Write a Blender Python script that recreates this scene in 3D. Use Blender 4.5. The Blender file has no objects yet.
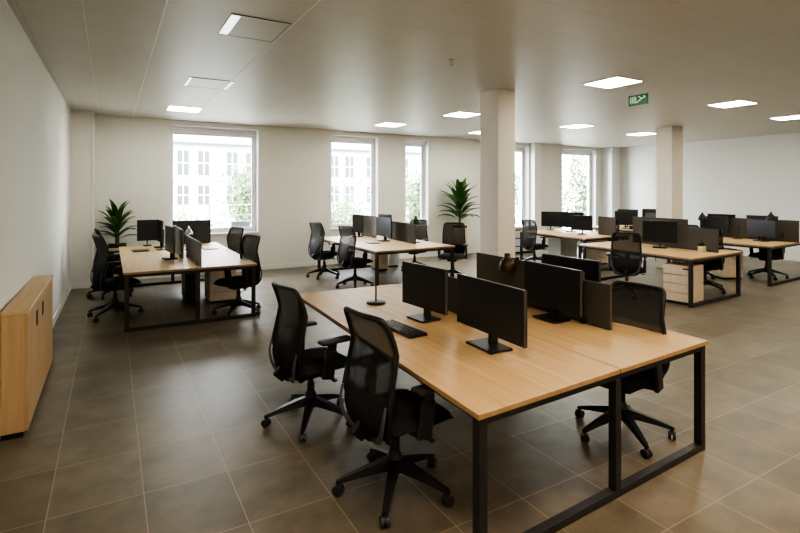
import bpy, bmesh, math, random
from mathutils import Vector, Matrix
PI = math.pi
random.seed(7)
scene = bpy.context.scene
COL = scene.collection
H = 3.2                                   # ceiling height
XL, XR, YB, YF = -0.635, 14.75, 11.1, -3.5  # left wall, right wall, window wall, wall behind the camera

# ------------------------------------------------------------------ materials
def mat(name, col, rough=.5, metal=0, spec=.5, emis=None, estr=0, alpha=1):
    m = bpy.data.materials.new(name); m.use_nodes = True
    b = m.node_tree.nodes['Principled BSDF']
    b.inputs['Base Color'].default_value = (*col, 1)
    b.inputs['Roughness'].default_value = rough
    b.inputs['Metallic'].default_value = metal
    b.inputs['Specular IOR Level'].default_value = spec
    if emis:
        b.inputs['Emission Color'].default_value = (*emis, 1)
        b.inputs['Emission Strength'].default_value = estr
    return m
def nodes(m): return m.node_tree.nodes, m.node_tree.links, m.node_tree.nodes['Principled BSDF']
def noisy(m, c1, c2, scale=(3, 3, 3), detail=4, bump=0, coord='Object', lo=.3, hi=.7):
    N, L, b = nodes(m)
    tc = N.new('ShaderNodeTexCoord'); mp = N.new('ShaderNodeMapping'); mp.inputs['Scale'].default_value = scale
    nz = N.new('ShaderNodeTexNoise'); nz.inputs['Detail'].default_value = detail; nz.inputs['Scale'].default_value = 1
    cr = N.new('ShaderNodeValToRGB')
    cr.color_ramp.elements[0].color = (*c1, 1); cr.color_ramp.elements[1].color = (*c2, 1)
    cr.color_ramp.elements[0].position = lo; cr.color_ramp.elements[1].position = hi
    L.new(tc.outputs[coord], mp.inputs[0]); L.new(mp.outputs[0], nz.inputs[0]); L.new(nz.outputs[0], cr.inputs[0])
    L.new(cr.outputs[0], b.inputs['Base Color'])
    if bump:
        bp = N.new('ShaderNodeBump'); bp.inputs['Strength'].default_value = bump; bp.inputs['Distance'].default_value = .002
        L.new(nz.outputs[0], bp.inputs['Height']); L.new(bp.outputs[0], b.inputs['Normal'])
    return nz, cr
def wood(name, c1, c2, rough=.42, axis='y'):
    m = mat(name, c1, rough, spec=.4)
    s = {'y': (30, 1.6, 30), 'x': (1.6, 30, 30), 'z': (30, 30, 1.6)}[axis]
    noisy(m, c1, c2, s, 5, .05, lo=.32, hi=.7)
    return m

M = {}
M['wall'] = mat('wall_paint', (.70, .665, .61), .75, spec=.25); noisy(M['wall'], (.75, .755, .715), (.78, .785, .745), (40, 40, 40), 3, .03)
M['column'] = mat('column_paint', (.76, .71, .63), .7, spec=.25)
M['white'] = mat('white_paint', (.80, .80, .79), .45)
M['winframe'] = mat('window_frame_paint', (.72, .73, .74), .35)
M['oak'] = wood('oak_laminate', (.55, .375, .19), (.65, .47, .26))
M['oakedge'] = wood('oak_edge_band', (.36, .225, .11), (.44, .28, .15), axis='y')
M['oakcab'] = wood('oak_veneer', (.50, .33, .175), (.58, .40, .225), .5, 'z')
M['paleoak'] = wood('pale_oak', (.60, .50, .38), (.68, .58, .45), .5, 'z')
M['metal'] = mat('black_powder_coated_steel', (.028, .027, .026), .42, 0, .5)
M['plastic'] = mat('black_plastic', (.018, .018, .019), .38)
M['plastic2'] = mat('dark_grey_plastic', (.035, .036, .04), .4)
M['greytrim'] = mat('slate_grey_plastic', (.085, .09, .10), .35)
M['fabric'] = mat('black_seat_fabric', (.016, .016, .018), .9, spec=.2); noisy(M['fabric'], (.018, .018, .019), (.034, .034, .037), (260, 260, 260), 2, .25)
M['screen'] = mat('monitor_glass', (.020, .022, .025), .30, spec=.5)
M['bezel'] = mat('monitor_bezel', (.02, .02, .021), .4)
M['rim'] = mat('monitor_rim', (.085, .08, .075), .35, .3)
M['divider'] = mat('charcoal_felt', (.075, .066, .058), .85, spec=.2); noisy(M['divider'], (.085, .077, .068), (.11, .10, .09), (200, 200, 60), 3, .2)
M['divgrey'] = mat('grey_felt', (.11, .112, .115), .7, spec=.3); noisy(M['divgrey'], (.24, .243, .25), (.30, .303, .31), (160, 160, 160), 3, .15)
M['slate'] = mat('slate_felt', (.055, .058, .066), .8, spec=.2); noisy(M['slate'], (.05, .053, .06), (.065, .068, .076), (160, 160, 160), 3, .15)
M['chrome'] = mat('chrome', (.7, .7, .7), .18, 1)
M['bronze'] = mat('dark_bronze', (.06, .042, .026), .35, .6)
M['panel'] = mat('light_diffuser', (1, 1, 1), .5, emis=(1, .96, .84), estr=24)
M['strip'] = mat('light_strip', (1, 1, 1), .5, emis=(.92, .95, 1), estr=1.1)
M['ltframe'] = mat('light_frame_paint', (.62, .60, .57), .5)
M['exitgreen'] = mat('exit_sign_green', (.006, .075, .03), .5)
M['exitwhite'] = mat('exit_sign_pictogram', (.6, .68, .6), .5)
M['leaf'] = mat('leaf_green', (.05, .13, .035), .4, spec=.5); noisy(M['leaf'], (.03, .085, .022), (.085, .19, .05), (9, 9, 9), 3)
M['stem'] = mat('stem_green', (.10, .15, .06), .6)
M['soil'] = mat('potting_soil', (.03, .022, .016), .95)
M['tree'] = mat('tree_leaves', (.20, .27, .14), .7); noisy(M['tree'], (.075, .12, .04), (.20, .26, .13), (1.2, 1.2, 1.2), 3)
M['bark'] = mat('tree_bark', (.2, .17, .14), .9)
M['facade'] = mat('render_facade', (.62, .61, .59), .85); noisy(M['facade'], (.43, .425, .41), (.49, .485, .47), (.8, .8, .8), 3)
M['facwin'] = mat('facade_window', (.055, .06, .065), .3)
M['facframe'] = mat('facade_window_frame', (.8, .8, .8), .6)
M['ground'] = mat('street_ground', (.4, .39, .37), .9)
M['rail'] = mat('balcony_rail', (.45, .46, .47), .4, .4)
M['dark'] = mat('black_kick', (.01, .01, .01), .6)
M['pedwhite'] = mat('white_pedestal_paint', (.62, .63, .65), .45)
M['cream'] = mat('cream_pot', (.62, .5, .3), .6)
M['cactus'] = mat('cactus_green', (.06, .12, .03), .6)

# glass: thin pane, clear with a fresnel sheen
g = bpy.data.materials.new('window_glass'); g.use_nodes = True
N, L = g.node_tree.nodes, g.node_tree.links; N.clear()
o = N.new('ShaderNodeOutputMaterial'); mx = N.new('ShaderNodeMixShader'); tr = N.new('ShaderNodeBsdfTransparent')
gl = N.new('ShaderNodeBsdfGlossy'); gl.inputs['Roughness'].default_value = .02; fr = N.new('ShaderNodeLayerWeight'); fr.inputs[0].default_value = .12
tr.inputs[0].default_value = (.97, .98, .98, 1)
L.new(fr.outputs[0], mx.inputs[0]); L.new(tr.outputs[0], mx.inputs[1]); L.new(gl.outputs[0], mx.inputs[2]); L.new(mx.outputs[0], o.inputs[0])
M['glass'] = g
# chair mesh: woven black, slightly see-through
g = mat('chair_mesh', (.024, .022, .021), .7, spec=.3); M['mesh'] = g
N, L, b = nodes(g); o = N['Material Output']; mx = N.new('ShaderNodeMixShader'); tr = N.new('ShaderNodeBsdfTransparent')
mx.inputs[0].default_value = .88
L.new(tr.outputs[0], mx.inputs[1]); L.new(b.outputs[0], mx.inputs[2]); L.new(mx.outputs[0], o.inputs[0])

# floor tiles
m = mat('porcelain_floor_tile', (.2, .17, .14), .38, spec=.5); M['floor'] = m
N, L, b = nodes(m)
tc = N.new('ShaderNodeTexCoord'); mp = N.new('ShaderNodeMapping'); mp.inputs['Location'].default_value = (.3 + .465 * 8, -3.235 + .567 * 20, 0)
br = N.new('ShaderNodeTexBrick'); br.offset = 0; br.squash = 1
br.inputs['Scale'].default_value = 1; br.inputs['Brick Width'].default_value = .465; br.inputs['Row Height'].default_value = .567
br.inputs['Mortar Size'].default_value = .0027; br.inputs['Mortar Smooth'].default_value = .1; br.inputs['Bias'].default_value = 0
br.inputs['Color1'].default_value = (.80, .80, .80, 1); br.inputs['Color2'].default_value = (1.08, 1.08, 1.08, 1)
nz = N.new('ShaderNodeTexNoise'); nz.inputs['Scale'].default_value = 3.4; nz.inputs['Detail'].default_value = 8; nz.inputs['Roughness'].default_value = .62
cr = N.new('ShaderNodeValToRGB'); cr.color_ramp.elements[0].position = .3; cr.color_ramp.elements[1].position = .72
cr.color_ramp.elements[0].color = (.128, .108, .078, 1); cr.color_ramp.elements[1].color = (.245, .210, .155, 1)
mu = N.new('ShaderNodeMixRGB'); mu.blend_type = 'MULTIPLY'; mu.inputs[0].default_value = 1
mg = N.new('ShaderNodeMixRGB'); mg.inputs[2].default_value = (.36, .29, .20, 1)
L.new(tc.outputs['Object'], mp.inputs[0]); L.new(mp.outputs[0], br.inputs[0]); L.new(tc.outputs['Object'], nz.inputs[0])
L.new(nz.outputs[0], cr.inputs[0]); L.new(cr.outputs[0], mu.inputs[1]); L.new(br.outputs['Color'], mu.inputs[2])
L.new(mu.outputs[0], mg.inputs[1]); L.new(br.outputs['Fac'], mg.inputs[0]); L.new(mg.outputs[0], b.inputs['Base Color'])
rr = N.new('ShaderNodeMapRange'); rr.inputs['To Min'].default_value = .30; rr.inputs['To Max'].default_value = .46
L.new(nz.outputs[0], rr.inputs[0]); L.new(rr.outputs[0], b.inputs['Roughness'])
bp = N.new('ShaderNodeBump'); bp.inputs['Strength'].default_value = .35; bp.inputs['Distance'].default_value = .003; bp.invert = True
L.new(br.outputs['Fac'], bp.inputs['Height']); L.new(bp.outputs[0], b.inputs['Normal'])

# ceiling: satin metal pans with faint joints
m = mat('satin_ceiling_panel', (.55, .53, .50), .42, spec=.4); M['ceiling'] = m
N, L, b = nodes(m)
tc = N.new('ShaderNodeTexCoord'); mp = N.new('ShaderNodeMapping'); mp.inputs['Location'].default_value = (-.37 + 10, 10, 0)
br = N.new('ShaderNodeTexBrick'); br.offset = 0
br.inputs['Scale'].default_value = 1; br.inputs['Brick Width'].default_value = 1.0; br.inputs['Row Height'].default_value = .49
br.inputs['Mortar Size'].default_value = .0028; br.inputs['Mortar Smooth'].default_value = .3
br.inputs['Color1'].default_value = (.565, .56, .525, 1); br.inputs['Color2'].default_value = (.58, .575, .54, 1); br.inputs['Mortar'].default_value = (.43, .41, .38, 1)
L.new(tc.outputs['Object'], mp.inputs[0]); L.new(mp.outputs[0], br.inputs[0]); L.new(br.outputs[0], b.inputs['Base Color'])

# ------------------------------------------------------------------ helpers
def add_box(bm, c, s, rz=0, bev=0, rot=None, seg=1):
    r = bmesh.ops.create_cube(bm, size=1)
    vs = r['verts']
    mt = Matrix.Translation(c) @ (rot if rot else Matrix.Rotation(rz, 4, 'Z')) @ Matrix.Diagonal((*s, 1))
    bmesh.ops.transform(bm, matrix=mt, verts=vs)
    if bev:
        es = list({e for v in vs for e in v.link_edges})
        bmesh.ops.bevel(bm, geom=es, offset=bev, segments=seg, affect='EDGES', clamp_overlap=True, profile=.5)
def add_b(bm, x0, x1, y0, y1, z0, z1, bev=0):
    add_box(bm, ((x0+x1)/2, (y0+y1)/2, (z0+z1)/2), (abs(x1-x0), abs(y1-y0), abs(z1-z0)), bev=bev)
def add_bar(bm, p, q, w, t, bev=.002):
    p, q = Vector(p), Vector(q); d = q - p
    rot = d.to_track_quat('Z', 'Y').to_matrix().to_4x4()
    add_box(bm, (p+q)/2, (w, t, d.length), rot=rot, bev=bev)
def add_cyl(bm, c, r, h, r2=None, seg=20, rot=None):
    res = bmesh.ops.create_cone(bm, cap_ends=True, segments=seg, radius1=r, radius2=r if r2 is None else r2, depth=h)
    bmesh.ops.transform(bm, matrix=Matrix.Translation(c) @ (rot if rot else Matrix.Identity(4)), verts=res['verts'])
def add_lathe(bm, c, prof, seg=24):
    rings = []
    for r, z in prof:
        rings.append([bm.verts.new((c[0]+r*math.cos(2*PI*i/seg), c[1]+r*math.sin(2*PI*i/seg), c[2]+z)) for i in range(seg)])
    for a, b in zip(rings, rings[1:]):
        for i in range(seg): bm.faces.new((a[i], a[(i+1) % seg], b[(i+1) % seg], b[i]))
    bm.faces.new(rings[0][::-1]); bm.faces.new(rings[-1])
def add_tube(bm, pts, r, seg=8, closed=False, flat=1.0):
    pts = [Vector(p) for p in pts]; n = len(pts); rings = []
    rs = r if isinstance(r, (list, tuple)) else [r]*n
    up = None
    for i, p in enumerate(pts):
        a = pts[(i-1) % n] if (closed or i) else p; c = pts[(i+1) % n] if (closed or i < n-1) else p
        t = (c-a).normalized()
        if up is None: up = Vector((0, 0, 1)) if abs(t.z) < .9 else Vector((1, 0, 0))
        s = t.cross(up).normalized(); up = s.cross(t).normalized()
        rings.append([bm.verts.new(p + rs[i]*(math.cos(2*PI*k/seg)*s + flat*math.sin(2*PI*k/seg)*up)) for k in range(seg)])
    m_ = n if closed else n-1
    for i in range(m_):
        a, b = rings[i], rings[(i+1) % n]
        off = 0
        if closed and i == n-1:
            off = min(range(seg), key=lambda o_: (a[0].co-b[o_].co).length)
        for k in range(seg): bm.faces.new((a[k], a[(k+1) % seg], b[(k+1+off) % seg], b[(k+off) % seg]))
    if not closed: bm.faces.new(rings[0][::-1]); bm.faces.new(rings[-1])
def obj(name, bm, m, parent=None, smooth=False, loc=None):
    me = bpy.data.meshes.new(name); bmesh.ops.recalc_face_normals(bm, faces=bm.faces); bm.to_mesh(me); bm.free()
    ms = m if isinstance(m, (list, tuple)) else [m]
    for x in ms: me.materials.append(M[x])
    if smooth:
        for p in me.polygons: p.use_smooth = True
        try: me.set_sharp_from_angle(angle=math.radians(smooth if smooth is not True else 40))
        except Exception: pass
    o_ = bpy.data.objects.new(name, me); COL.objects.link(o_)
    if parent: o_.parent = parent
    if loc: o_.location = loc
    return o_
def BM(): return bmesh.new()
def box_obj(name, m, parent, x0, x1, y0, y1, z0, z1, bev=0):
    bm = BM(); add_b(bm, x0, x1, y0, y1, z0, z1, bev); return obj(name, bm, m, parent)
def struct(o_, kind='structure'): o_['kind'] = kind; return o_
def tag(o_, label, cat, group=None):
    o_['label'] = label; o_['category'] = cat
    if group: o_['group'] = group
    return o_
def thing(name, label, cat, loc=(0, 0, 0), rz=0, group=None):
    o_ = bpy.data.objects.new(name, None); COL.objects.link(o_); o_.empty_display_size = .1
    o_.location = loc; o_.rotation_euler = (0, 0, rz)
    return tag(o_, label, cat, group)
def copy_tree(o_, parent=None):
    c = o_.copy(); COL.objects.link(c); c.parent = parent
    for ch in list(o_.children): copy_tree(ch, c)
    return c
def place(proto, used, loc, rz, label, group=None, scale=None):
    o_ = proto if not used else copy_tree(proto)
    o_.location = loc; o_.rotation_euler = (0, 0, rz); o_['label'] = label
    if group: o_['group'] = group
    elif 'group' in o_: del o_['group']
    if scale: o_.scale = scale
    return o_

# ------------------------------------------------------------------ setting
bm = BM(); add_b(bm, XL-.3, XR+.3, YF-.3, YB+.4, -.1, 0); struct(obj('floor', bm, 'floor'))
bm = BM(); add_b(bm, XL-.3, XR+.3, YF-.3, YB+.4, H, H+.1); struct(obj('ceiling', bm, 'ceiling'))
def wallx(y): return -.695+.0105*(y-4)
def skew(bm, y0, y1, o0, o1, z0, z1):      # slab following the left wall, which is a hair out of square
    v = [bm.verts.new(p) for p in ((wallx(y0)+o0, y0, z0), (wallx(y0)+o1, y0, z0), (wallx(y1)+o1, y1, z0), (wallx(y1)+o0, y1, z0),
                                   (wallx(y0)+o0, y0, z1), (wallx(y0)+o1, y0, z1), (wallx(y1)+o1, y1, z1), (wallx(y1)+o0, y1, z1))]
    for f in ((0, 1, 2, 3), (4, 5, 6, 7), (0, 1, 5, 4), (1, 2, 6, 5), (2, 3, 7, 6), (3, 0, 4, 7)): bm.faces.new([v[k] for k in f])
bm = BM(); skew(bm, YF-.2, YB+.4, -.2, 0, 0, H); struct(obj('wall_left', bm, 'wall'))
bm = BM(); add_b(bm, XR, XR+.2, YF-.2, YB+.4, 0, H); struct(obj('wall_right', bm, 'wall'))
bm = BM(); add_b(bm, XL, XR, YF-.2, YF, 0, H); struct(obj('wall_front', bm, 'wall'))
WIN = [(1.01, 2.82, .84, 3.10), (4.52, 5.80, .84, 3.10), (6.60, 7.31, .84, 3.10), (9.35, 10.95, .12, 3.10), (12.39, 14.0, .30, 3.10)]
WT = .36
bm = BM(); xs = XL
for x0, x1, z0, z1 in WIN:
    add_b(bm, xs, x0, YB, YB+WT, 0, H); add_b(bm, x0, x1, YB, YB+WT, 0, z0); add_b(bm, x0, x1, YB, YB+WT, z1, H); xs = x1
add_b(bm, xs, XR, YB, YB+WT, 0, H)
struct(obj('wall_back', bm, 'wall'))
def base(name, *a): bm = BM(); add_b(bm, *a, bev=.004); struct(obj(name, bm, 'white'))
bm = BM(); skew(bm, YF, 10.6, 0, .015, 0, .10); struct(obj('baseboard_left', bm, 'white'))
base('baseboard_right', XR-.015, XR, YF, YB, 0, .10)
base('baseboard_back', -.26, XR-.02, YB-.015, YB, 0, .10)
bm = BM(); add_b(bm, XL, -.28, 10.62, YB, 0, H, .006); struct(obj('trim_1', bm, 'wall'))
bm = BM(); add_b(bm, -.30, -.262, 10.60, YB, 0, H, .004); struct(obj('trim_2', bm, 'white'))
base('baseboard_pilaster', XL, -.26, 10.60, 10.62, 0, .10)
bm = BM(); add_b(bm, 14.3, XR, 10.7, YB, 0, H, .006); struct(obj('trim_3', bm, 'white'))
bm = BM(); add_b(bm, 11.0, 11.28, 10.9, YB, 0, H, .006); struct(obj('trim_4', bm, 'white'))
for a in ((4.71, 5.04, 5.37, 5.765), (10.82, 11.24, 6.56, 6.94)):
    bm = BM(); add_b(bm, *a, 0, H, .006); struct(obj('column', bm, 'column'))

for i, (x0, x1, z0, z1) in enumerate(WIN):
    r = bpy.data.objects.new('window_%d' % (i+1), None); COL.objects.link(r); r.location = (0, YB+.16, 0); struct(r)
    bm = BM(); fw = .065; y0, y1 = .0, .07
    add_b(bm, x0, x0+fw, y0, y1, z0, z1, .006); add_b(bm, x1-fw, x1, y0, y1, z0, z1, .006)
    add_b(bm, x0+fw, x1-fw, y0, y1, z1-.13, z1, .006); add_b(bm, x0+fw, x1-fw, y0, y1, z0, z0+.07, .006)
    obj('window_frame', bm, 'winframe', r)
    bm = BM(); a, b_ = x0+fw, x1-fw; s = .04
    add_b(bm, a, a+s, .015, .055, z0+.07, z1-.13, .004); add_b(bm, b_-s, b_, .015, .055, z0+.07, z1-.13, .004)
    add_b(bm, a+s, b_-s, .015, .055, z1-.17, z1-.13, .004); add_b(bm, a+s, b_-s, .015, .055, z0+.07, z0+.11, .004)
    obj('sash', bm, 'white', r)
    box_obj('pane', 'glass', r, a+s, b_-s, .032, .038, z0+.11, z1-.17)
    box_obj('window_sill', 'white', r, x0-.02, x1+.02, -.19, 0, z0-.02, z0+.012, .004)
    bm = BM(); add_b(bm, x0-.012, x0+.008, -.165, 0, z0+.012, z1); add_b(bm, x1-.008, x1+.03, -.165, 0, z0+.012, z1); add_b(bm, x0+.008, x1-.008, -.165, 0, z1-.01, z1+.02)
    obj('reveal_lining', bm, 'white', r)

# ceiling rails
for i, (x, w) in enumerate([(-.19, .004), (.37, .014), (1.37, .014)]):
    bm = BM(); add_b(bm, x-w/2, x+w/2, YF, YB-.02, H-.004, H); struct(obj('trim_%d' % (i+5), bm, 'white'))

# ------------------------------------------------------------------ ceiling fittings
t = thing('ceiling_light', '', 'ceiling light')
bm = BM(); s = .275; w = .018
for a in ((-s, s, -s, -s+w), (-s, s, s-w, s), (-s, -s+w, -s+w, s-w), (s-w, s, -s+w, s-w)): add_b(bm, *a, -.008, 0)
obj('frame', bm, 'ltframe', t)
box_obj('diffuser', 'panel', t, -s+w, s-w, -s+w, s-w, -.005, -.001)
LP = [((1.12, 9.53), 'lit square ceiling light above the large left window'),
      ((5.28, 9.52), 'lit square ceiling light by the second window from the left'),
      ((5.76, 7.58), 'lit square ceiling light just left of the nearer column'),
      ((7.95, 9.62), 'lit square ceiling light mostly hidden by the nearer column'),
      ((5.80, 4.33), 'largest lit square ceiling light, just above the green exit sign'),
      ((9.0, 7.65), 'lit square ceiling light between the nearer column and the exit sign'),
      ((11.65, 7.86), 'lit square ceiling light just left of the farther column'),
      ((8.95, 4.40), 'lit square ceiling light right of the exit sign, in front of the farther column'),
      ((11.6, 4.62), 'lit square ceiling light cut by the right edge of the photo')]
for i, ((x, y), lb) in enumerate(LP):
    place(t, i, (x, y, H), 0, lb, 'lit square ceiling lights')
def cpanel(x0, x1, y0, y1, strips, label):
    t = thing('ceiling_panel', label, 'ceiling panel', ((x0+x1)/2, (y0+y1)/2, H))
    a, b_ = (x1-x0)/2, (y1-y0)/2
    bm = BM(); w = .004
    for q in ((-a, a, -b_, -b_+w), (-a, a, b_-w, b_), (-a, -a+w, -b_+w, b_-w), (a-w, a, -b_+w, b_-w)): add_b(bm, *q, -.006, 0)
    obj('frame', bm, 'rim', t)
    box_obj('cover', 'ltframe' if 0 else 'ceiling', t, -a+w, a-w, -b_+w, b_-w, -.004, 0)
    for sx, wd in strips:
        xx = -a+w if sx < 0 else a-w-wd
        box_obj('light_strip', 'strip', t, xx, xx+wd, -b_+.03, b_-.03, -.007, -.0045)
cpanel(.85, 1.35, 4.2, 4.80, [(-1, .075)], 'large ceiling hatch panel with one bright strip on its left edge')
cpanel(.86, 1.42, 6.80, 7.40, [(-1, .03), (1, .03)], 'smaller ceiling panel with thin bright strips on both sides')
t = thing('sprinkler_head', 'small ceiling sprinkler head above the middle of the room', 'sprinkler', (3.26, 4.48, H))
bm = BM(); add_cyl(bm, (0, 0, -.004), .032, .008); obj('escutcheon', bm, 'ltframe', t, True)
bm = BM(); add_cyl(bm, (0, 0, -.03), .008, .05); add_cyl(bm, (0, 0, -.058), .016, .005); obj('nozzle', bm, 'chrome', t, True)

t = thing('exit_sign', 'green emergency exit sign with white pictograms hanging from the ceiling', 'exit sign', (6.55, 4.47, 2.985))
bm = BM(); add_box(bm, (0, 0, .075), (.02, .30, .15), bev=.003); obj('sign_panel', bm, 'exitgreen', t)
for q in (-.1, .1): bm = BM(); add_cyl(bm, (0, q, .182), .004, .065); obj('hanger', bm, 'ltframe', t)
bm = BM()   # seen from -X the sign's left is +Y: door grid, running strokes, arrow
X = -.0115
def stroke(a, b_, w=.009): add_bar(bm, (X, *a), (X, *b_), .003, w, 0)
for yy in (.115, .085, .055, .03): stroke((yy, .030), (yy, .118), .008)
for zz in (.118, .085, .055): stroke((.118, zz), (.028, zz), .008)
stroke((.012, .03), (.0, .055)); stroke((-.005, .045), (-.035, .075)); stroke((-.01, .125), (-.06, .085), .011); stroke((-.03, .06), (-.06, .085), .011)
stroke((-.06, .085), (-.115, .10), .010); stroke((-.09, .125), (-.118, .10), .008)
obj('pictogram', bm, 'exitwhite', t)

# ------------------------------------------------------------------ outside
t = thing('neighbouring_building', 'pale multi-storey building facade with tall windows seen through the left windows', 'building', (0, 50, -8))
box_obj('facade', 'facade', t, -12, 34, 0, 6, 0, 26)
FX = [-.2, 3.2, 5.77, 7.57, 10.18, 12.0, 13.8, 16.4, 18.2, 20.8, 22.6, 25.2, 27, 29.6]
for r_, (za, zb) in enumerate([(.48, 2.25), (3.24, 5.5), (7.0, 9.0)]):
    for fx in FX:
        bm = BM(); add_b(bm, fx-.48, fx+.48, -.06, -.01, za+8, zb+8); w_ = obj('window', bm, 'facwin', t)
        bm = BM(); add_b(bm, fx-.04, fx+.04, -.1, -.06, za+8, zb+8); add_b(bm, fx-.48, fx+.48, -.1, -.06, (za+zb)/2+8-.04, (za+zb)/2+8+.04); obj('glazing_bar', bm, 'facframe', w_)
for z in (6.05, 2.75):
    box_obj('cornice', 'facwin' if z > 6 else 'facframe', t, -12, 34, -.5, -.01, z+8, z+8+(.22 if z > 6 else .12))
tag(obj('street', (lambda b: (add_b(b, -40, 80, YB+3, 120, -8.2, -8.0), b)[1])(BM()), 'ground'), 'pale street surface below the neighbouring building', 'street')
t = thing('balcony_railing', 'thin grey balcony railing outside the large left window', 'railing', (0, 12.4, 0))
bm = BM()
for z in (1.42, 1.17, .9): add_tube(bm, [(-.5, 0, z), (4.1, 0, z)], .012)
obj('rail', bm, 'rail', t)
for x in (-.5, 1.0, 2.0, 4.1):
    bm = BM(); add_b(bm, x-.015, x+.015, -.015, .015, -.4, 1.42); obj('post', bm, 'rail', t)
bm = BM(); add_b(bm, -1, 4.6, YB+.36, 12.6, -.5, -.4); tag(obj('balcony_slab', bm, 'facade'), 'pale balcony ledge outside the large left window', 'balcony')
def planter_out(x, y):
    t = thing('window_box_planter', 'small dark planter with leaves on the balcony outside the large left window', 'planter', (x, y, .86))
    bm = BM(); add_box(bm, (0, 0, .09), (.42, .2, .18), bev=.01); obj('box', bm, 'plastic2', t)
    bm = BM()
    for i in range(160):
        a, rr = random.uniform(0, 2*PI), random.uniform(0, .2)
        p = Vector((rr*math.cos(a)*1.1, rr*math.sin(a)*.6, .18+random.uniform(0, .22)))
        d = Vector((random.uniform(-1, 1), random.uniform(-1, 1), random.uniform(0, 1))).normalized()*.05
        e = d.cross(Vector((0, 0, 1))).normalized()*.018
        bm.faces.new([bm.verts.new(p), bm.verts.new(p+d*.5+e), bm.verts.new(p+d), bm.verts.new(p+d*.5-e)])
    obj('foliage', bm, 'tree', t)
    bm = BM(); add_b(bm, -.02, .02, -.02, .02, -1.26, 0); add_b(bm, -.2, .2, -.08, .08, -.02, 0); obj('stand', bm, 'rail', t)
planter_out(2.62, 12.0)
def tree(x, y, zc, rx, rz, n, label, lf=.2):
    t = thing('tree', label, 'tree', (x, y, -8), 0, 'trees outside the windows')
    bm = BM()
    pts = [(0, 0, 0), (.1, .1, (zc+8)*.5), (0, 0, zc+8)]
    add_tube(bm, pts, [.22, .16, .06])
    for k in range(9):
        a = k*2.4; z = (zc+8)*(.45+.06*k)
        add_tube(bm, [(0, 0, z), (rx*.6*math.cos(a), rx*.6*math.sin(a), z+rz*.5)], [.07, .02], 6)
    obj('trunk', bm, 'bark', t, True)
    bm = BM()
    cl = [(random.gauss(0, .45), random.gauss(0, .45), random.gauss(0, .45)) for _ in range(26)]
    for i in range(n):
        c = random.choice(cl)
        p = Vector((rx*(c[0]+random.gauss(0, .22)), rx*(c[1]+random.gauss(0, .22)), zc+8+rz*(c[2]+random.gauss(0, .22))))
        d = Vector((random.uniform(-1, 1), random.uniform(-1, 1), random.uniform(-1, 1))).normalized()*lf
        e = d.orthogonal().normalized()*lf*.4
        bm.faces.new([bm.verts.new(p-d*.5), bm.verts.new(p+e), bm.verts.new(p+d*.5), bm.verts.new(p-e)])
    obj('foliage', bm, 'tree', t)
tree(3.6, 31, -.6, 2.0, .9, 2200, 'low shrubby tree outside, below the sill line of the large left window')
tree(6.3, 25, 1.2, 1.25, 2.6, 3400, 'leafy tree outside, at the right side of the large left window')
tree(10.6, 24, -.7, 1.7, 2.1, 4000, 'low leafy tree outside the second window from the left')
tree(15.2, 23, .5, 1.3, 2.8, 4500, 'leafy tree outside the narrow third window')
tree(20.3, 23, 1.5, 1.7, 3.2, 3500, 'tall tree outside the window right of the nearer column')
tree(27.2, 22.5, 1.5, 2.1, 4.0, 7000, 'broad leafy tree filling the rightmost window')

# ------------------------------------------------------------------ sideboard by the left wall
t = thing('sideboard', 'low oak sideboard with black recessed handles against the left wall', 'sideboard', (0, 0, 0))
cx0, cx1, cy0, cy1 = -.668, -.512, 4.40, 6.14
box_obj('carcass', 'oakcab', t, cx0, cx1-.018, cy0+.01, cy1-.01, .037, .87, .002)
box_obj('top', 'oak', t, cx0, cx1+.006, cy0, cy1, .872, .90, .003)
box_obj('plinth', 'dark', t, cx0, cx1-.03, cy0+.012, cy1-.03, 0, .036)
n = 3; dw = (cy1-cy0-.02)/n
for k in range(n):
    y0 = cy0+.01+k*dw
    d = box_obj('door', 'oakcab', t, cx1-.017, cx1, y0+.002, y0+dw-.002, .040, .868, .002)
    hy = y0+dw-.09 if k == 0 else y0+.30
    if k < 2: box_obj('handle', 'dark', d, cx1-.001, cx1+.004, hy-.035, hy+.035, .68, .80, .003)

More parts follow.
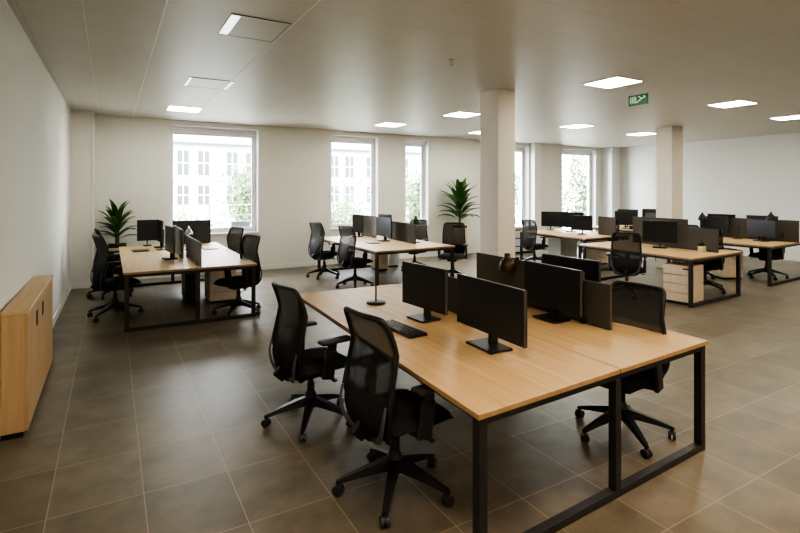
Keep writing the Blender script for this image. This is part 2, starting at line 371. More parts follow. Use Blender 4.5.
# ------------------------------------------------------------------ desks
def lerp(a, b_, t): return (a[0]+(b_[0]-a[0])*t, a[1]+(b_[1]-a[1])*t)
def bench_desk(c, label, mid=.5, tz=.74, midleg=False):
    """c = corners near-left, near-right, far-right, far-left on the floor plan"""
    cen = (sum(p[0] for p in c)/4, sum(p[1] for p in c)/4)
    t = thing('bench_desk', label, 'desk', (cen[0], cen[1], 0))
    c = [(p[0]-cen[0], p[1]-cen[1]) for p in c]
    def P(u, v): return lerp(lerp(c[0], c[1], u), lerp(c[3], c[2], u), v)
    th = .028
    for u0, u1 in ((0, mid-.0016), (mid+.0016, 1)):
        bm = BM(); q = [P(u0, 0), P(u1, 0), P(u1, 1), P(u0, 1)]
        lo = [bm.verts.new((*p, tz-th)) for p in q]; hi = [bm.verts.new((*p, tz)) for p in q]
        bm.faces.new(lo[::-1]); f = bm.faces.new(hi)
        for i in range(4):
            ff = bm.faces.new((lo[i], lo[(i+1) % 4], hi[(i+1) % 4], hi[i])); ff.material_index = 1
        bmesh.ops.bevel(bm, geom=[e for e in bm.edges if abs(e.verts[0].co.z-e.verts[1].co.z) < 1e-6], offset=.0025, segments=1, affect='EDGES')
        obj('tabletop', bm, ['oak', 'oakedge'], t)
    lw = .05; e = .04
    zb = tz-th
    L_ = math.dist(P(0, 0), P(0, 1)); W_ = math.dist(P(0, 0), P(1, 0)); ve = e/L_; ue = e/W_
    for v in (ve, 1-ve):
        bm = BM()
        a, b_ = P(ue, v), P(1-ue, v)
        add_bar(bm, (*a, 0), (*a, zb), lw, lw); add_bar(bm, (*b_, 0), (*b_, zb), lw, lw)
        a2, b2 = P(ue+.02/W_, v), P(1-ue-.02/W_, v)
        add_bar(bm, (*a2, .0225), (*b2, .0225), lw, .043); add_bar(bm, (*a2, zb-.02), (*b2, zb-.02), .04, .04)
        m_ = P(mid, v)
        if midleg: add_bar(bm, (*m_, .04), (*m_, zb-.04), lw, lw)
        obj('leg_frame', bm, 'metal', t)
    for u in (ue+.01, 1-ue-.01, mid):
        bm = BM(); a, b_ = P(u, ve), P(u, 1-ve); add_bar(bm, (*a, zb-.02), (*b_, zb-.02), .038, .036); obj('beam', bm, 'metal', t)
    return t
bench_desk([(1.435, 1.765), (3.49, 1.865), (3.62, 4.70), (1.57, 4.73)], 'large oak bench desk with black steel frame in the foreground', mid=.52, midleg=True)
bench_desk([(.13, 7.02), (1.76, 7.0), (1.80, 10.35), (.12, 10.35)], 'oak bench desk with black frame in front of the large left window', mid=.53, midleg=True)
bench_desk([(3.83, 7.40), (5.50, 7.44), (5.52, 10.3), (3.88, 10.3)], 'oak bench desk with black frame in the middle near the narrow windows', mid=.56)
bench_desk([(7.50, 4.24), (9.10, 4.32), (9.25, 6.55), (7.66, 6.50)], 'oak bench desk at the right with drawer pedestal and small cactus', mid=.6)
bench_desk([(10.42, 4.46), (12.4, 4.58), (12.4, 6.5), (10.42, 6.45)], 'oak bench desk cut by the right edge of the photo')
bench_desk([(8.70, 7.18), (10.3, 7.25), (10.55, 9.45), (8.95, 9.4)], 'oak bench desk just behind the desk with the cactus, near the white cabinet', mid=.6)
bench_desk([(11.6, 7.4), (13.25, 7.4), (13.3, 9.8), (11.65, 9.8)], 'farthest oak bench desk, beside the farther column', mid=.5)

# dividers
def divider(name_label, x0, y0, x1, y1, z0, z1, m='divider', step=None, group=None):
    cx_, cy_ = (x0+x1)/2, (y0+y1)/2
    t = thing('desk_divider', name_label, 'desk divider', (cx_, cy_, z0), 0, group)
    def panel(a, b_, za, zb):
        bm = BM(); d = math.dist(a, b_); ang = math.atan2(b_[1]-a[1], b_[0]-a[0])
        add_box(bm, ((a[0]+b_[0])/2-cx_, (a[1]+b_[1])/2-cy_, (za+zb)/2-z0), (d, .022, zb-za), rz=ang, bev=.005, seg=2)
        obj('panel', bm, m, t)
    if step:
        fr, zlow = step
        pm = (x0+(x1-x0)*fr, y0+(y1-y0)*fr)
        panel((x0, y0), pm, z0, zlow); panel(pm, (x1, y1), z0, z1)
    else: panel((x0, y0), (x1, y1), z0, z1)
    bm = BM()
    for f in (.15, .85):
        add_box(bm, (x0+(x1-x0)*f-cx_, y0+(y1-y0)*f-cy_, .02), (.05, .05, .04), bev=.003)
    obj('clamp', bm, 'metal', t)
    return t
divider('long charcoal divider standing across the near foreground desk, stepped lower at its near end', 3.13, 2.35, 3.20, 3.96, .741, 1.13, step=(.155, 1.07))
divider('short low charcoal divider between the two left monitors on the foreground desk', 2.46, 3.12, 2.47, 3.75, .741, 1.03)
divider('near grey divider on the left desk, closest to its near edge', 1.03, 7.03, 1.02, 8.37, .741, 1.068, 'divgrey')
divider('taller grey divider on the left desk, just behind its monitor', .93, 8.05, .93, 9.3, .741, 1.17, 'divgrey')
divider('dark divider standing crosswise at the window end of the left desk', 1.0, 10.25, 1.68, 10.25, .741, 1.19, 'slate')
divider('charcoal divider at the near end of the middle desk', 5.0, 8.02, 5.12, 9.35, .741, 1.118)
divider('grey divider at the far end of the middle desk', 4.93, 9.5, 4.93, 10.25, .741, 1.21, 'divgrey')
divider('charcoal divider beside the small cactus on the right desk', 8.57, 4.42, 8.72, 5.42, .741, 1.12)
divider('long dark divider behind the monitor of the right desk', 8.80, 5.05, 8.92, 6.2, .741, 1.25)
divider('charcoal divider behind the monitors of the desk cut by the right photo edge', 11.62, 4.5, 11.66, 6.4, .741, 1.17)
divider('brown-grey divider on the desk near the white cabinet', 9.78, 7.22, 9.83, 7.72, .741, 1.16)
divider('dark divider on the farthest desk beside the farther column', 12.45, 7.45, 12.47, 8.3, .741, 1.16)

# ------------------------------------------------------------------ monitors (local: screen faces -X, base at origin)
def make_monitor():
    t = thing('computer_monitor', '', 'monitor')
    w, zb, zt = .56, .085, .425
    bm = BM(); add_box(bm, (-.0, 0, (zb+zt)/2), (.028, w, zt-zb), bev=.005, seg=2); obj('housing', bm, 'bezel', t)
    bm = BM(); add_box(bm, (-.0148, 0, (zb+zt)/2+.006), (.003, w-.02, zt-zb-.03), bev=.001); obj('screen', bm, 'screen', t)
    bm = BM(); q = .0025
    add_b(bm, -.0155, .002, -w/2, w/2, zt-q, zt+.001); add_b(bm, -.0155, .002, -w/2-.001, -w/2+q, zb, zt-q); add_b(bm, -.0155, .002, w/2-q, w/2+.001, zb, zt-q)
    obj('rim', bm, 'rim', t)
    bm = BM(); add_box(bm, (.034, 0, .22), (.045, .20, .13), bev=.015, seg=2); obj('rear_cover', bm, 'bezel', t)
    bm = BM(); add_bar(bm, (.03, 0, .012), (.034, 0, .23), .024, .062, .004); obj('neck', bm, 'plastic', t)
    bm = BM(); add_box(bm, (-.005, 0, .008), (.18, .22, .016), bev=.007, seg=3); obj('base', bm, 'plastic', t)
    return t
mon = make_monitor(); used = 0
D = math.radians
MON = [ # x, y, rot (0 = faces -X), width scale, height scale, label
 (2.135, 3.30, 5, .98, 1, 'black monitor at the left of the foreground desk, beyond the keyboard'),
 (2.12, 2.50, -2, 1.22, 1, 'largest black monitor, nearest on the left half of the foreground desk'),
 (3.00, 2.79, -3, 1.08, 1, 'black monitor in front of the long divider on the foreground desk'),
 (3.42, 2.98, 182, 1.06, 1.03, 'black monitor seen from behind across the long divider of the foreground desk'),
 (.76, 8.12, 6, .98, 1.15, 'black monitor standing edge-on nearest on the left desk'),
 (.76, 9.88, 4, .95, 1.15, 'black monitor standing edge-on farthest on the left desk'),
 (.58, 10.29, 92, .60, 1.12, 'dark monitor turned flat to view at the far edge of the left desk'),
 (4.77, 8.86, 4, .98, 1.12, 'black monitor at the near end of the middle desk beside its charcoal divider'),
 (4.72, 9.99, 4, .80, 1.15, 'black monitor at the far left end of the middle desk'),
 (5.32, 9.85, 186, .9, 1.15, 'dark monitor on the far side of the middle desk, behind the divider'),
 (8.44, 5.34, 28, .98, 1.12, 'black monitor on the right desk between the chair and the cactus'),
 (11.32, 5.02, -8, .98, 1, 'black monitor near the photo edge on the rightmost desk'),
 (11.55, 6.05, 0, 1.05, 1.05, 'black monitor at the left end of the rightmost desk'),
 (11.98, 5.30, 180, 1.05, 1.14, 'monitor showing only its top above the rightmost desk divider, nearer one'),
 (11.98, 6.12, 180, 1.05, 1.14, 'monitor showing only its top above the rightmost desk divider, farther one'),
 (9.82, 9.18, 28, .82, 1.12, 'grey-black monitor at the left end of the desk near the white cabinet'),
 (9.92, 8.59, 24, 1.08, 1.14, 'darkest monitor, second from the left on the desk near the white cabinet'),
 (9.55, 7.95, 28, .82, 1.03, 'third monitor from the left on the desk near the white cabinet, beside its divider'),
 (11.98, 8.55, 42, .95, 1.1, 'grey monitor at the left end of the farthest desk'),
 (12.60, 8.92, 206, .95, 1.16, 'dark monitor peeking over the farthest desk, second from its left end'),
 (13.05, 8.50, 206, .85, 1.2, 'bluish dark monitor touching the left side of the farther column in view'),
]
for x, y, r, ws, hs, lb in MON:
    place(mon, used, (x, y, .741), D(r), lb, scale=(1, ws, hs)); used = 1

# ------------------------------------------------------------------ office chair (local: faces +X)
PROF = [(-.13, .375), (-.20, .385), (-.245, .435), (-.262, .52), (-.245, .61), (-.207, .69), (-.178, .79), (-.198, .92), (-.250, 1.065)]
WID = [.085, .15, .196, .222, .226, .222, .217, .212, .208]
def prof(v):
    f = max(0, min(1, v))*(len(PROF)-1); i = min(int(f), len(PROF)-2); s = f-i
    def cat(a, b_, c, d): return .5*((2*b_)+(-a+c)*s+(2*a-5*b_+4*c-d)*s*s+(-a+3*b_-3*c+d)*s**3)
    g = lambda k: PROF[max(0, min(len(PROF)-1, k))]; h_ = lambda k: WID[max(0, min(len(WID)-1, k))]
    return (cat(g(i-1)[0], g(i)[0], g(i+1)[0], g(i+2)[0]), cat(g(i-1)[1], g(i)[1], g(i+1)[1], g(i+2)[1]), cat(h_(i-1), h_(i), h_(i+1), h_(i+2)))
def backpt(u, v, off=0):
    x, z, w = prof(v)
    return Vector((x+.045*u*u*(1-.3*v)+off, u*w, z))
def sq(th, n=11):
    c, s = math.cos(th), math.sin(th)
    return (math.copysign(abs(c)**(2/n), c), math.copysign(abs(s)**(2/n), s))
def make_chair():
    t = thing('office_chair', '', 'office chair')
    # five-star base
    bm = BM(); add_lathe(bm, (0, 0, .105), [(.03, 0), (.045, .008), (.052, .07), (.042, .10), (.032, .13)])
    for k in range(5):
        a = 2*PI*k/5; c, s = math.cos(a), math.sin(a)
        prev = None
        secs = [(.03, .162, .032, .034), (.12, .142, .028, .026), (.23, .112, .021, .018), (.325, .082, .016, .012), (.345, .076, .010, .008)]
        for r_, z, hw, hh in secs:
            ring = [bm.verts.new((r_*c-y_*s, r_*s+y_*c, z+z_)) for y_, z_ in ((-hw, -hh), (hw, -hh), (hw*.8, hh), (-hw*.8, hh))]
            if prev:
                for i in range(4): bm.faces.new((prev[i], prev[(i+1) % 4], ring[(i+1) % 4], ring[i]))
            else: bm.faces.new(ring[::-1])
            prev = ring
        bm.faces.new(prev)
    obj('star_base', bm, 'plastic', t, 30)
    for k in range(5):
        a = 2*PI*k/5; c, s = math.cos(a), math.sin(a)
        bm = BM(); R_ = Matrix.Rotation(a+.5+k, 4, 'Z') @ Matrix.Rotation(PI/2, 4, 'X')
        for o_ in (-.014, .014):
            d = (Matrix.Rotation(a+.5+k, 4, 'Z') @ Vector((0, o_, 0)))
            add_cyl(bm, (.33*c+d.x, .33*s+d.y, .029), .029, .019, seg=18, rot=R_)
        add_cyl(bm, (.33*c, .33*s, .058), .013, .036, seg=10); add_cyl(bm, (.33*c, .33*s, .048), .024, .022, .014, seg=12)
        obj('caster', bm, 'plastic2', t, 35)
    bm = BM(); add_cyl(bm, (0, 0, .24), .028, .12); add_cyl(bm, (0, 0, .33), .019, .10); obj('gas_lift', bm, 'plastic', t, True)
    bm = BM(); add_box(bm, (.0, 0, .39), (.26, .19, .08), bev=.02, seg=2); add_box(bm, (-.14, 0, .39), (.16, .11, .06), bev=.015, seg=2)
    add_bar(bm, (-.20, 0, .39), (-.275, 0, .46), .03, .10, .008)
    obj('tilt_mechanism', bm, 'plastic', t, 35)
    bm = BM(); add_tube(bm, [(.03, -.08, .39), (.05, -.17, .385), (.055, -.235, .375)], .006); add_box(bm, (.057, -.25, .372), (.035, .05, .014), bev=.006); obj('lever', bm, 'plastic2', t, True)
    # seat cushion
    bm = BM(); nx, ny = 16, 14; G = []
    for side in (1, -1):
        g_ = []
        for i in range(nx+1):
            row = []
            for j in range(ny+1):
                u, v = -1+2*i/nx, -1+2*j/ny
                uu, vv = u*math.sqrt(1-.5*v*v*.55), v*math.sqrt(1-.5*u*u*.55)
                e = max(abs(u), abs(v)); rim = (1-e**6)
                x = .048+uu*.255; y = vv*.262
                zt = .452+.048*rim-.010*max(0, 1-(u*u+v*v))-.028*max(0, u)**3
                zb = .452-.020*rim-.018*max(0, u)**3
                row.append((x, y, zt if side > 0 else zb))
            g_.append(row)
        G.append(g_)
    vt = [[bm.verts.new(p) for p in r_] for r_ in G[0]]
    vb = [[vt[i][j] if i in (0, nx) or j in (0, ny) else bm.verts.new(G[1][i][j]) for j in range(ny+1)] for i in range(nx+1)]
    for i in range(nx):
        for j in range(ny):
            bm.faces.new((vt[i][j], vt[i+1][j], vt[i+1][j+1], vt[i][j+1]))
            try: bm.faces.new((vb[i][j+1], vb[i+1][j+1], vb[i+1][j], vb[i][j]))
            except ValueError: pass
    obj('seat', bm, 'fabric', t, 60)
    bm = BM(); add_box(bm, (.01, 0, .432), (.40, .40, .02), bev=.008); obj('seat_pan', bm, 'plastic', t)
    # back: mesh panel, frame, lumbar loop
    bm = BM(); nr, na = 7, 48; rings = []
    for r_ in range(1, nr+1):
        ring = []
        for k in range(na):
            a, b_ = sq(2*PI*k/na)
            f = r_/nr*.97
            ring.append(bm.verts.new(backpt(a*f, .5+.5*b_*f)))
        rings.append(ring)
    bm.faces.new(rings[0])
    for A, B in zip(rings, rings[1:]):
        for k in range(na): bm.faces.new((A[k], A[(k+1) % na], B[(k+1) % na], B[k]))
    back = obj('backrest', bm, 'mesh', t, True)
    bm = BM(); pts = []
    for k in range(64):
        a, b_ = sq(2*PI*k/64); pts.append(backpt(a, .5+.5*b_))
    add_tube(bm, pts, .0155, 8, True); obj('back_frame', bm, 'plastic', t, 50)
    bm = BM(); pts = []
    for k in range(33):
        th = PI+PI*k/32; a, b_ = sq(th, 2.8)
        pts.append(backpt(a*.95, .50+.42*b_, -.015))
    add_tube(bm, pts, [.010+.016*math.sin(PI*k/32) for k in range(33)], 8, False, .6); obj('lumbar_loop', bm, 'greytrim', back, 50)
    bm = BM(); grid = [[bm.verts.new(backpt((-.90+1.8*k/12)*(1 if r_ > 1 else .8+.1*r_), .16+.40*r_/8, .006)) for k in range(13)] for r_ in range(9)]
    for r_ in range(8):
        for k in range(12): bm.faces.new((grid[r_][k], grid[r_][k+1], grid[r_+1][k+1], grid[r_+1][k]))
    obj('lumbar_pad', bm, 'fabric', back, True)
    # armrests
    for s in (-1, 1):
        bm = BM()
        add_bar(bm, (.0, s*.15, .408), (.0, s*.262, .420), .075, .026, .006)
        add_bar(bm, (-.01, s*.268, .40), (.02, s*.272, .61), .034, .095, .010)
        add_bar(bm, (.02, s*.272, .58), (.03, s*.272, .66), .024, .075, .008)
        ar = obj('armrest', bm, 'plastic', t, 35)
        bm = BM(); add_box(bm, (.055, s*.268, .672), (.25, .09, .028), bev=.012, seg=3); obj('arm_pad', bm, 'plastic2', ar, 40)
    return t
chair = make_chair(); used = 0
CH = [ # x, y, facing, star base angle (world), scale, label
 (1.32, 3.63, 8, 24, .985, 'black mesh office chair at the left side of the foreground desk, the farther of two'),
 (1.44, 2.54, 8, 15, 1.0, 'nearest and largest black mesh office chair, seen from behind at the foreground desk'),
 (3.19, 2.31, 184, 27, .98, 'black mesh office chair on the far right side of the foreground desk, base under it'),
 (.05, 8.0, 17, 12, 1.07, 'black office chair nearest on the left side of the left desk'),
 (.02, 9.6, 8, 30, 1.05, 'black office chair half hidden behind the nearest chair at the left desk'),
 (1.58, 7.32, 200, 20, 1.03, 'black office chair nearest on the right side of the left desk'),
 (1.74, 9.05, 200, 5, 1.03, 'black office chair farther along the right side of the left desk'),
 (3.74, 9.5, 14, 10, 1.05, 'black office chair at the far left side of the middle desk'),
 (3.84, 8.25, 14, 30, 1.05, 'black office chair nearer on the left side of the middle desk'),
 (5.87, 8.03, 226, 10, 1.03, 'black office chair at the near right side of the middle desk, below the plant'),
 (5.80, 9.35, 212, 40, 1.03, 'black office chair at the far right side of the middle desk'),
 (7.46, 5.30, 32, 20, 1.0, 'black mesh office chair seen from behind at the left side of the right desk'),
 (9.02, 4.88, 185, 50, 1.0, 'black office chair whose base shows beneath the right desk behind the pedestal'),
 (8.72, 8.65, 2, 10, 1.0, 'black mesh office chair beside the white cabinet under the window'),
 (11.45, 4.98, 182, 12, 1.0, 'black office chair whose base shows beneath the rightmost desk'),
 (10.25, 5.75, 0, 0, 1.0, 'black office chair at the left side of the rightmost desk, mostly hidden'),
 (10.95, 8.2, 20, 0, 1.0, 'black office chair at the left side of the farthest desk, mostly hidden'),
]
for x, y, r, br_, sc_, lb in CH:
    c_ = place(chair, used, (x, y, 0), D(r), lb, scale=(1, 1, sc_)); used = 1
    for ch in c_.children:
        if ch.name.startswith(('star_base', 'caster')): ch.rotation_euler = (0, 0, D(br_-r))

# ------------------------------------------------------------------ drawer pedestals
def pedestal(x, y, rz, label, m='paleoak', w=.42, d=.50, h=.60, n=4):
    """front faces -X locally; origin at centre of the front-bottom edge"""
    t = thing('drawer_pedestal', label, 'drawer unit', (x, y, 0), rz)
    box_obj('carcass', m, t, .018, d, -w/2, w/2, .04, h, .003)
    box_obj('plinth', 'dark', t, .03, d-.02, -w/2+.015, w/2-.015, .0, .039)
    z = .044; hs = (h-.05)/n
    for k in range(n):
        f = box_obj('drawer', m, t, 0, .017, -w/2+.002, w/2-.002, z, z+hs-.008, .002); z += hs
        if k == n-1: box_obj('handle', 'dark', f, -.006, .001, -w/2+.04, -w/2+.12, z-.05, z-.028, .003)
    return t
pedestal(7.58, 4.52, D(6), 'pale wood four-drawer pedestal under the near end of the right desk', w=.42, d=.42)
pedestal(1.52, 8.12, D(90), 'cream drawer pedestal under the right half of the left desk', 'paleoak', .40, .5)
pedestal(5.13, 9.6, D(80), 'pale drawer pedestal under the middle of the middle desk', 'paleoak', .26, .45, .58)
pedestal(5.62, 9.95, D(85), 'white drawer pedestal behind the leg of the middle desk', 'pedwhite', .26, .4, .58)
pedestal(9.80, 8.55, D(80), 'white-grey drawer pedestal under the desk near the white cabinet', 'pedwhite', .5, .5, .6)
pedestal(10.1, 7.8, D(80), 'tan drawer pedestal under the near end of the desk by the white cabinet', 'paleoak', .34, .4, .58)
pedestal(10.62, 5.20, D(60), 'pale wood drawer pedestal under the rightmost desk', 'paleoak', .40, .45, .58)
t = pedestal(1.12, 8.45, D(90), 'black drawer pedestal under the middle of the left desk', 'plastic2', .22, .5, .55, 3)
# white cabinet under the window right of the nearer column
t = thing('storage_cabinet', 'white storage cabinet with dark handle beneath the window right of the nearer column', 'cabinet', (9.93, 10.55, 0), 0)
box_obj('carcass', 'pedwhite', t, -.32, .55, -.16, .30, .05, .72, .004)
box_obj('top', 'white', t, -.34, .57, -.18, .32, .722, .745, .004)
box_obj('plinth', 'dark', t, -.30, .53, -.13, .28, 0, .049)
for k, (za, zb) in enumerate(((.055, .26), (.265, .48), (.485, .715))):
    f = box_obj('drawer', 'pedwhite', t, -.318, .548, -.176, -.161, za, zb, .003)
    box_obj('handle', 'plastic2', f, -.20, .02, -.186, -.175, zb-.07, zb-.04, .003)

# ------------------------------------------------------------------ desk items
def keyboard(x, y, z, rz, label):
    t = thing('keyboard', label, 'keyboard', (x, y, z), rz)
    bm = BM(); add_box(bm, (0, 0, .009), (.15, .44, .016), bev=.004, seg=2); obj('case', bm, 'plastic', t)
    bm = BM()
    for r_ in range(5):
        n = 15
        for k in range(n):
            if r_ == 0 and 4 < k < 9: continue
            add_box(bm, (.058-.028*(4-r_)+.0, -.205+.0293*k, .0195), (.023, .024, .007), bev=.002)
        if r_ == 0: add_box(bm, (-.054, -.2+.0293*6.35, .0195), (.023, .10, .007), bev=.002)
    obj('keys', bm, 'plastic2', t)
keyboard(1.82, 3.12, .741, D(4), 'black keyboard on the foreground desk beside the nearest chair')
t = thing('pole_stand', 'slim black pole on a round base standing on the foreground desk', 'stand', (2.06, 3.98, .741))
bm = BM(); add_lathe(bm, (0, 0, 0), [(.083, 0), (.085, .004), (.085, .014), (.080, .018), (.012, .020)], 32); obj('base', bm, 'plastic', t, 40)
bm = BM(); add_cyl(bm, (0, 0, .21), .0075, .38); obj('pole', bm, 'plastic', t, True)
def lamp(x, y, z, h, label, head='plastic', s=1.0, pole=True):
    t = thing('desk_lamp', label, 'desk lamp', (x, y, z))
    bm = BM(); add_lathe(bm, (0, 0, 0), [(.075*s, 0), (.077*s, .012), (.07*s, .016), (.01, .018)], 24); obj('base', bm, 'plastic', t, 40)
    bm = BM(); add_cyl(bm, (0, 0, h/2), .007, h); obj('pole', bm, 'plastic', t, True)
    bm = BM(); add_lathe(bm, (0, 0, h-.05), [(.070*s, -.06*s), (.074*s, -.05*s), (.066*s, -.01*s), (.046*s, .03*s), (.022*s, .055*s), (.016*s, .085*s), (.004, .09*s)], 24); obj('lamp_shade', bm, head, t, 50)
    return t
lamp(5.18, 8.30, .741, .47, 'black dome desk lamp at the near end of the middle desk', s=1.15)
lamp(11.62, 4.98, .741, .53, 'black dome desk lamp on the rightmost desk in front of its divider', s=1.15)
lamp(11.0, 6.0, .741, .50, 'black dome desk lamp at the far left of the rightmost desk', s=1.15)
lamp(1.16, 9.25, .741, .36, 'small chrome dome desk lamp on the left desk behind the dividers', 'chrome', .95)
t = thing('clip_lamp', 'dark bronze bell-shaped lamp clipped over the long foreground divider', 'desk lamp', (3.135, 3.38, 1.14))
bm = BM(); add_lathe(bm, (-.06, 0, -.105), [(.070, 0), (.074, .012), (.070, .06), (.055, .095), (.032, .112), (.026, .135), (.030, .15), (.012, .158)], 28); obj('lamp_shade', bm, 'bronze', t, 50)
bm = BM(); add_tube(bm, [(-.06, 0, .0), (-.02, 0, .004), (.05, 0, .0), (.072, 0, -.012)], .006); add_box(bm, (.062, 0, -.02), (.012, .04, .06), bev=.003); obj('clip', bm, 'plastic', t, True)
def stand(x, y, h, label):
    t = thing('pole_stand', label, 'stand', (x, y, .741))
    bm = BM(); add_lathe(bm, (0, 0, 0), [(.09, 0), (.09, .010), (.01, .014)], 24); obj('base', bm, 'plastic', t, 40)
    bm = BM(); add_cyl(bm, (0, 0, h/2), .010, h); obj('pole', bm, 'plastic', t, True)
    bm = BM(); add_box(bm, (0, 0, h-.03), (.03, .06, .10), bev=.008, seg=2); obj('holder', bm, 'plastic2', t)
stand(.755, 9.45, .36, 'short black pole stand between the two monitors of the left desk')
stand(11.44, 5.52, .26, 'short black pole stand between the two monitors of the rightmost desk')
def slab(name, x, y, w, d, h, rz, label, cat):
    t = thing(name, label, cat, (x, y, .741), rz)
    bm = BM(); add_box(bm, (0, 0, h*.25), (d, w, h*.5), bev=.002); obj('body', bm, 'plastic', t)
    bm = BM(); add_box(bm, (.0, 0, h*.76), (d, w, h*.46), bev=.002); obj('cover', bm, 'greytrim', t)
slab('notebook', .43, 9.45, .30, .24, .018, D(3), 'closed dark notebook on the left half of the left desk', 'notebook')
slab('notebook', 1.50, 9.2, .28, .22, .014, D(0), 'closed dark notebook on the right half of the left desk', 'notebook')
slab('notebook', 4.38, 8.60, .26, .20, .014, D(0), 'closed black notebook at the left edge of the middle desk', 'notebook')
# cactus
t = thing('potted_cactus', 'small green cactus in a cream pot on the right desk', 'potted plant', (8.42, 4.60, .741))
bm = BM(); add_box(bm, (0, 0, .05), (.09, .09, .10), bev=.006, seg=2); obj('pot', bm, 'cream', t)
bm = BM()
for i in range(46):
    a = i*2.399; e = .25+1.2*(i/46)
    d = Vector((math.cos(a)*math.cos(e), math.sin(a)*math.cos(e), math.sin(e)))
    s = d.orthogonal().normalized()*.009; L_ = .085
    p = Vector((0, 0, .10)); q1 = [p+s, p+d*L_*.6+s*1.1, p+d*L_, p+d*L_*.6-s*1.1, p-s]
    bm.faces.new([bm.verts.new(v) for v in q1])
obj('leaves', bm, 'cactus', t)
for x, y, lb in ((11.80, 8.25, 'small dark cup on the farthest desk, left of the other cup'), (11.95, 8.05, 'small dark cup on the farthest desk, right of the other cup')):
    t = thing('cup', lb, 'cup', (x, y, .741)); bm = BM(); add_lathe(bm, (0, 0, 0), [(.035, 0), (.045, .01), (.05, .10), (.045, .10), (.04, .02)], 18); obj('body', bm, 'plastic', t, 40)
    bm = BM(); add_tube(bm, [(-.048, 0, .08), (-.075, 0, .07), (-.075, 0, .04), (-.045, 0, .03)], .006); obj('handle', bm, 'plastic', t, True)

# ------------------------------------------------------------------ potted plants
def leaf(bm, base_, az, el, L_, W_, droop):
    n = 9; rows = []
    d = Vector((math.cos(az), math.sin(az), 0)); side = Vector((-math.sin(az), math.cos(az), 0))
    p = Vector(base_); ang = el
    for i in range(n+1):
        s = i/n
        w = W_*(math.sin(PI*min(1, s*.93+.05))**.8)*(1 if s < .98 else .05)*(.28+.72*min(1, s*3.2))
        nrm = Vector((-d.x*math.sin(ang), -d.y*math.sin(ang), math.cos(ang)))
        rows.append((bm.verts.new(p-side*w+nrm*w*.35), bm.verts.new(p), bm.verts.new(p+side*w+nrm*w*.35)))
        p = p+(d*math.cos(ang)+Vector((0, 0, math.sin(ang))))*(L_/n); ang -= droop/n*(.4+1.3*s)
    for a, b_ in zip(rows, rows[1:]):
        bm.faces.new((a[0], a[1], b_[1], b_[0])); bm.faces.new((a[1], a[2], b_[2], b_[1]))
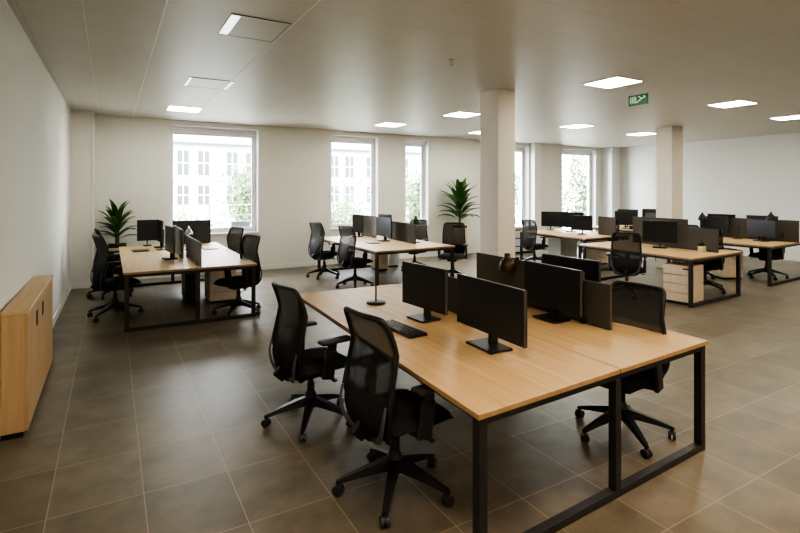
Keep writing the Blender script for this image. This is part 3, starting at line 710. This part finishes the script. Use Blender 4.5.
def plant(x, y, label, pot_w, pot_h, sc, n, seed, square=True, flip=0):
    rnd = random.Random(seed)
    t = thing('potted_plant', label, 'potted plant', (x, y, 0))
    bm = BM(); add_box(bm, (0, 0, (pot_h-.06)/2), (pot_w, pot_w, pot_h-.06), bev=.01, seg=2); pt = obj('planter', bm, 'paleoak', t)
    bm = BM(); r_ = pot_w/2
    for a in ((-r_, r_, -r_, -r_+.02), (-r_, r_, r_-.02, r_), (-r_, -r_+.02, -r_+.02, r_-.02), (r_-.02, r_, -r_+.02, r_-.02)): add_b(bm, *a, pot_h-.059, pot_h)
    obj('rim', bm, 'plastic', pt)
    bm = BM(); add_b(bm, -r_+.021, r_-.021, -r_+.021, r_-.021, pot_h-.059, pot_h-.02); obj('soil', bm, 'soil', t)
    bm = BM()
    for k in range(4):
        a = k*1.57; add_tube(bm, [(.02*math.cos(a), .02*math.sin(a), pot_h-.03), (.03*math.cos(a), .03*math.sin(a), pot_h+.42*sc)], [.016, .008], 7)
    obj('stem', bm, 'stem', t, True)
    for i in range(n):
        bm = BM(); s = i/(n-1)
        az = i*2.399+rnd.uniform(-.3, .3)
        z = pot_h+(.10+.40*s)*sc
        el = .45+.95*s+rnd.uniform(-.12, .12)
        L_ = sc*(.50-.08*abs(s-.5)+rnd.uniform(-.05, .05))*(1.0 if s < .8 else 1.02)
        if math.sin(az) > .15: L_ = min(L_, (YB-.06-y)/(math.sin(az)*max(.35, math.cos(el-.3))))
        leaf(bm, (.02*math.cos(az), .02*math.sin(az), z), az, el, L_, .060*sc, 1.25-.70*s)
        obj('leaf', bm, 'leaf', t, 80)
plant(.10, 10.70, 'leafy green plant in a pale planter with black rim behind the left desk', .30, .76, .90, 30, 3)
plant(7.98, 10.60, 'tall leafy green plant left of the nearer column, behind a chair', .27, .84, 1.38, 36, 11)

# ------------------------------------------------------------------ light
w = bpy.data.worlds.new('sky'); scene.world = w; w.use_nodes = True
bg = w.node_tree.nodes['Background']; bg.inputs[0].default_value = (.90, .95, 1.0, 1); bg.inputs[1].default_value = 14
for i, (x0, x1, z0, z1) in enumerate(WIN):
    l = bpy.data.lights.new('window_daylight', 'AREA'); l.shape = 'RECTANGLE'; l.size = x1-x0; l.size_y = z1-z0
    l.cycles.is_portal = True
    o_ = bpy.data.objects.new('window_daylight', l); COL.objects.link(o_); o_.location = ((x0+x1)/2, YB+WT+.02, (z0+z1)/2); o_.rotation_euler = (-PI/2, 0, 0)

for x, y, e in ((.9, 1.2, 26), (3.3, .8, 26), (5.8, 1.2, 30), (8.9, 1.2, 24), (11.6, 1.4, 22), (.9, -1.8, 22), (3.3, -1.8, 20), (5.8, -1.8, 20), (8.9, -1.8, 16)):
    l = bpy.data.lights.new('ceiling_lamp', 'AREA'); l.shape = 'SQUARE'; l.size = .58; l.energy = e; l.color = (1, .82, .62)
    o_ = bpy.data.objects.new('ceiling_lamp', l); COL.objects.link(o_); o_.location = (x, y, H-.02)

# ------------------------------------------------------------------ camera
cam = bpy.data.cameras.new('camera'); co = bpy.data.objects.new('camera', cam); COL.objects.link(co)
cam.sensor_width = 36; cam.lens = 36*498/800; cam.shift_y = -(266.5-191)/800
co.location = (0, 0, 1.75); co.rotation_euler = (PI/2, 0, -math.atan(289/498))
cam.clip_start = .05; cam.clip_end = 300
scene.camera = co
scene.view_settings.view_transform = 'AgX'
scene.view_settings.look = 'AgX - High Contrast'
scene.view_settings.exposure = 0.62
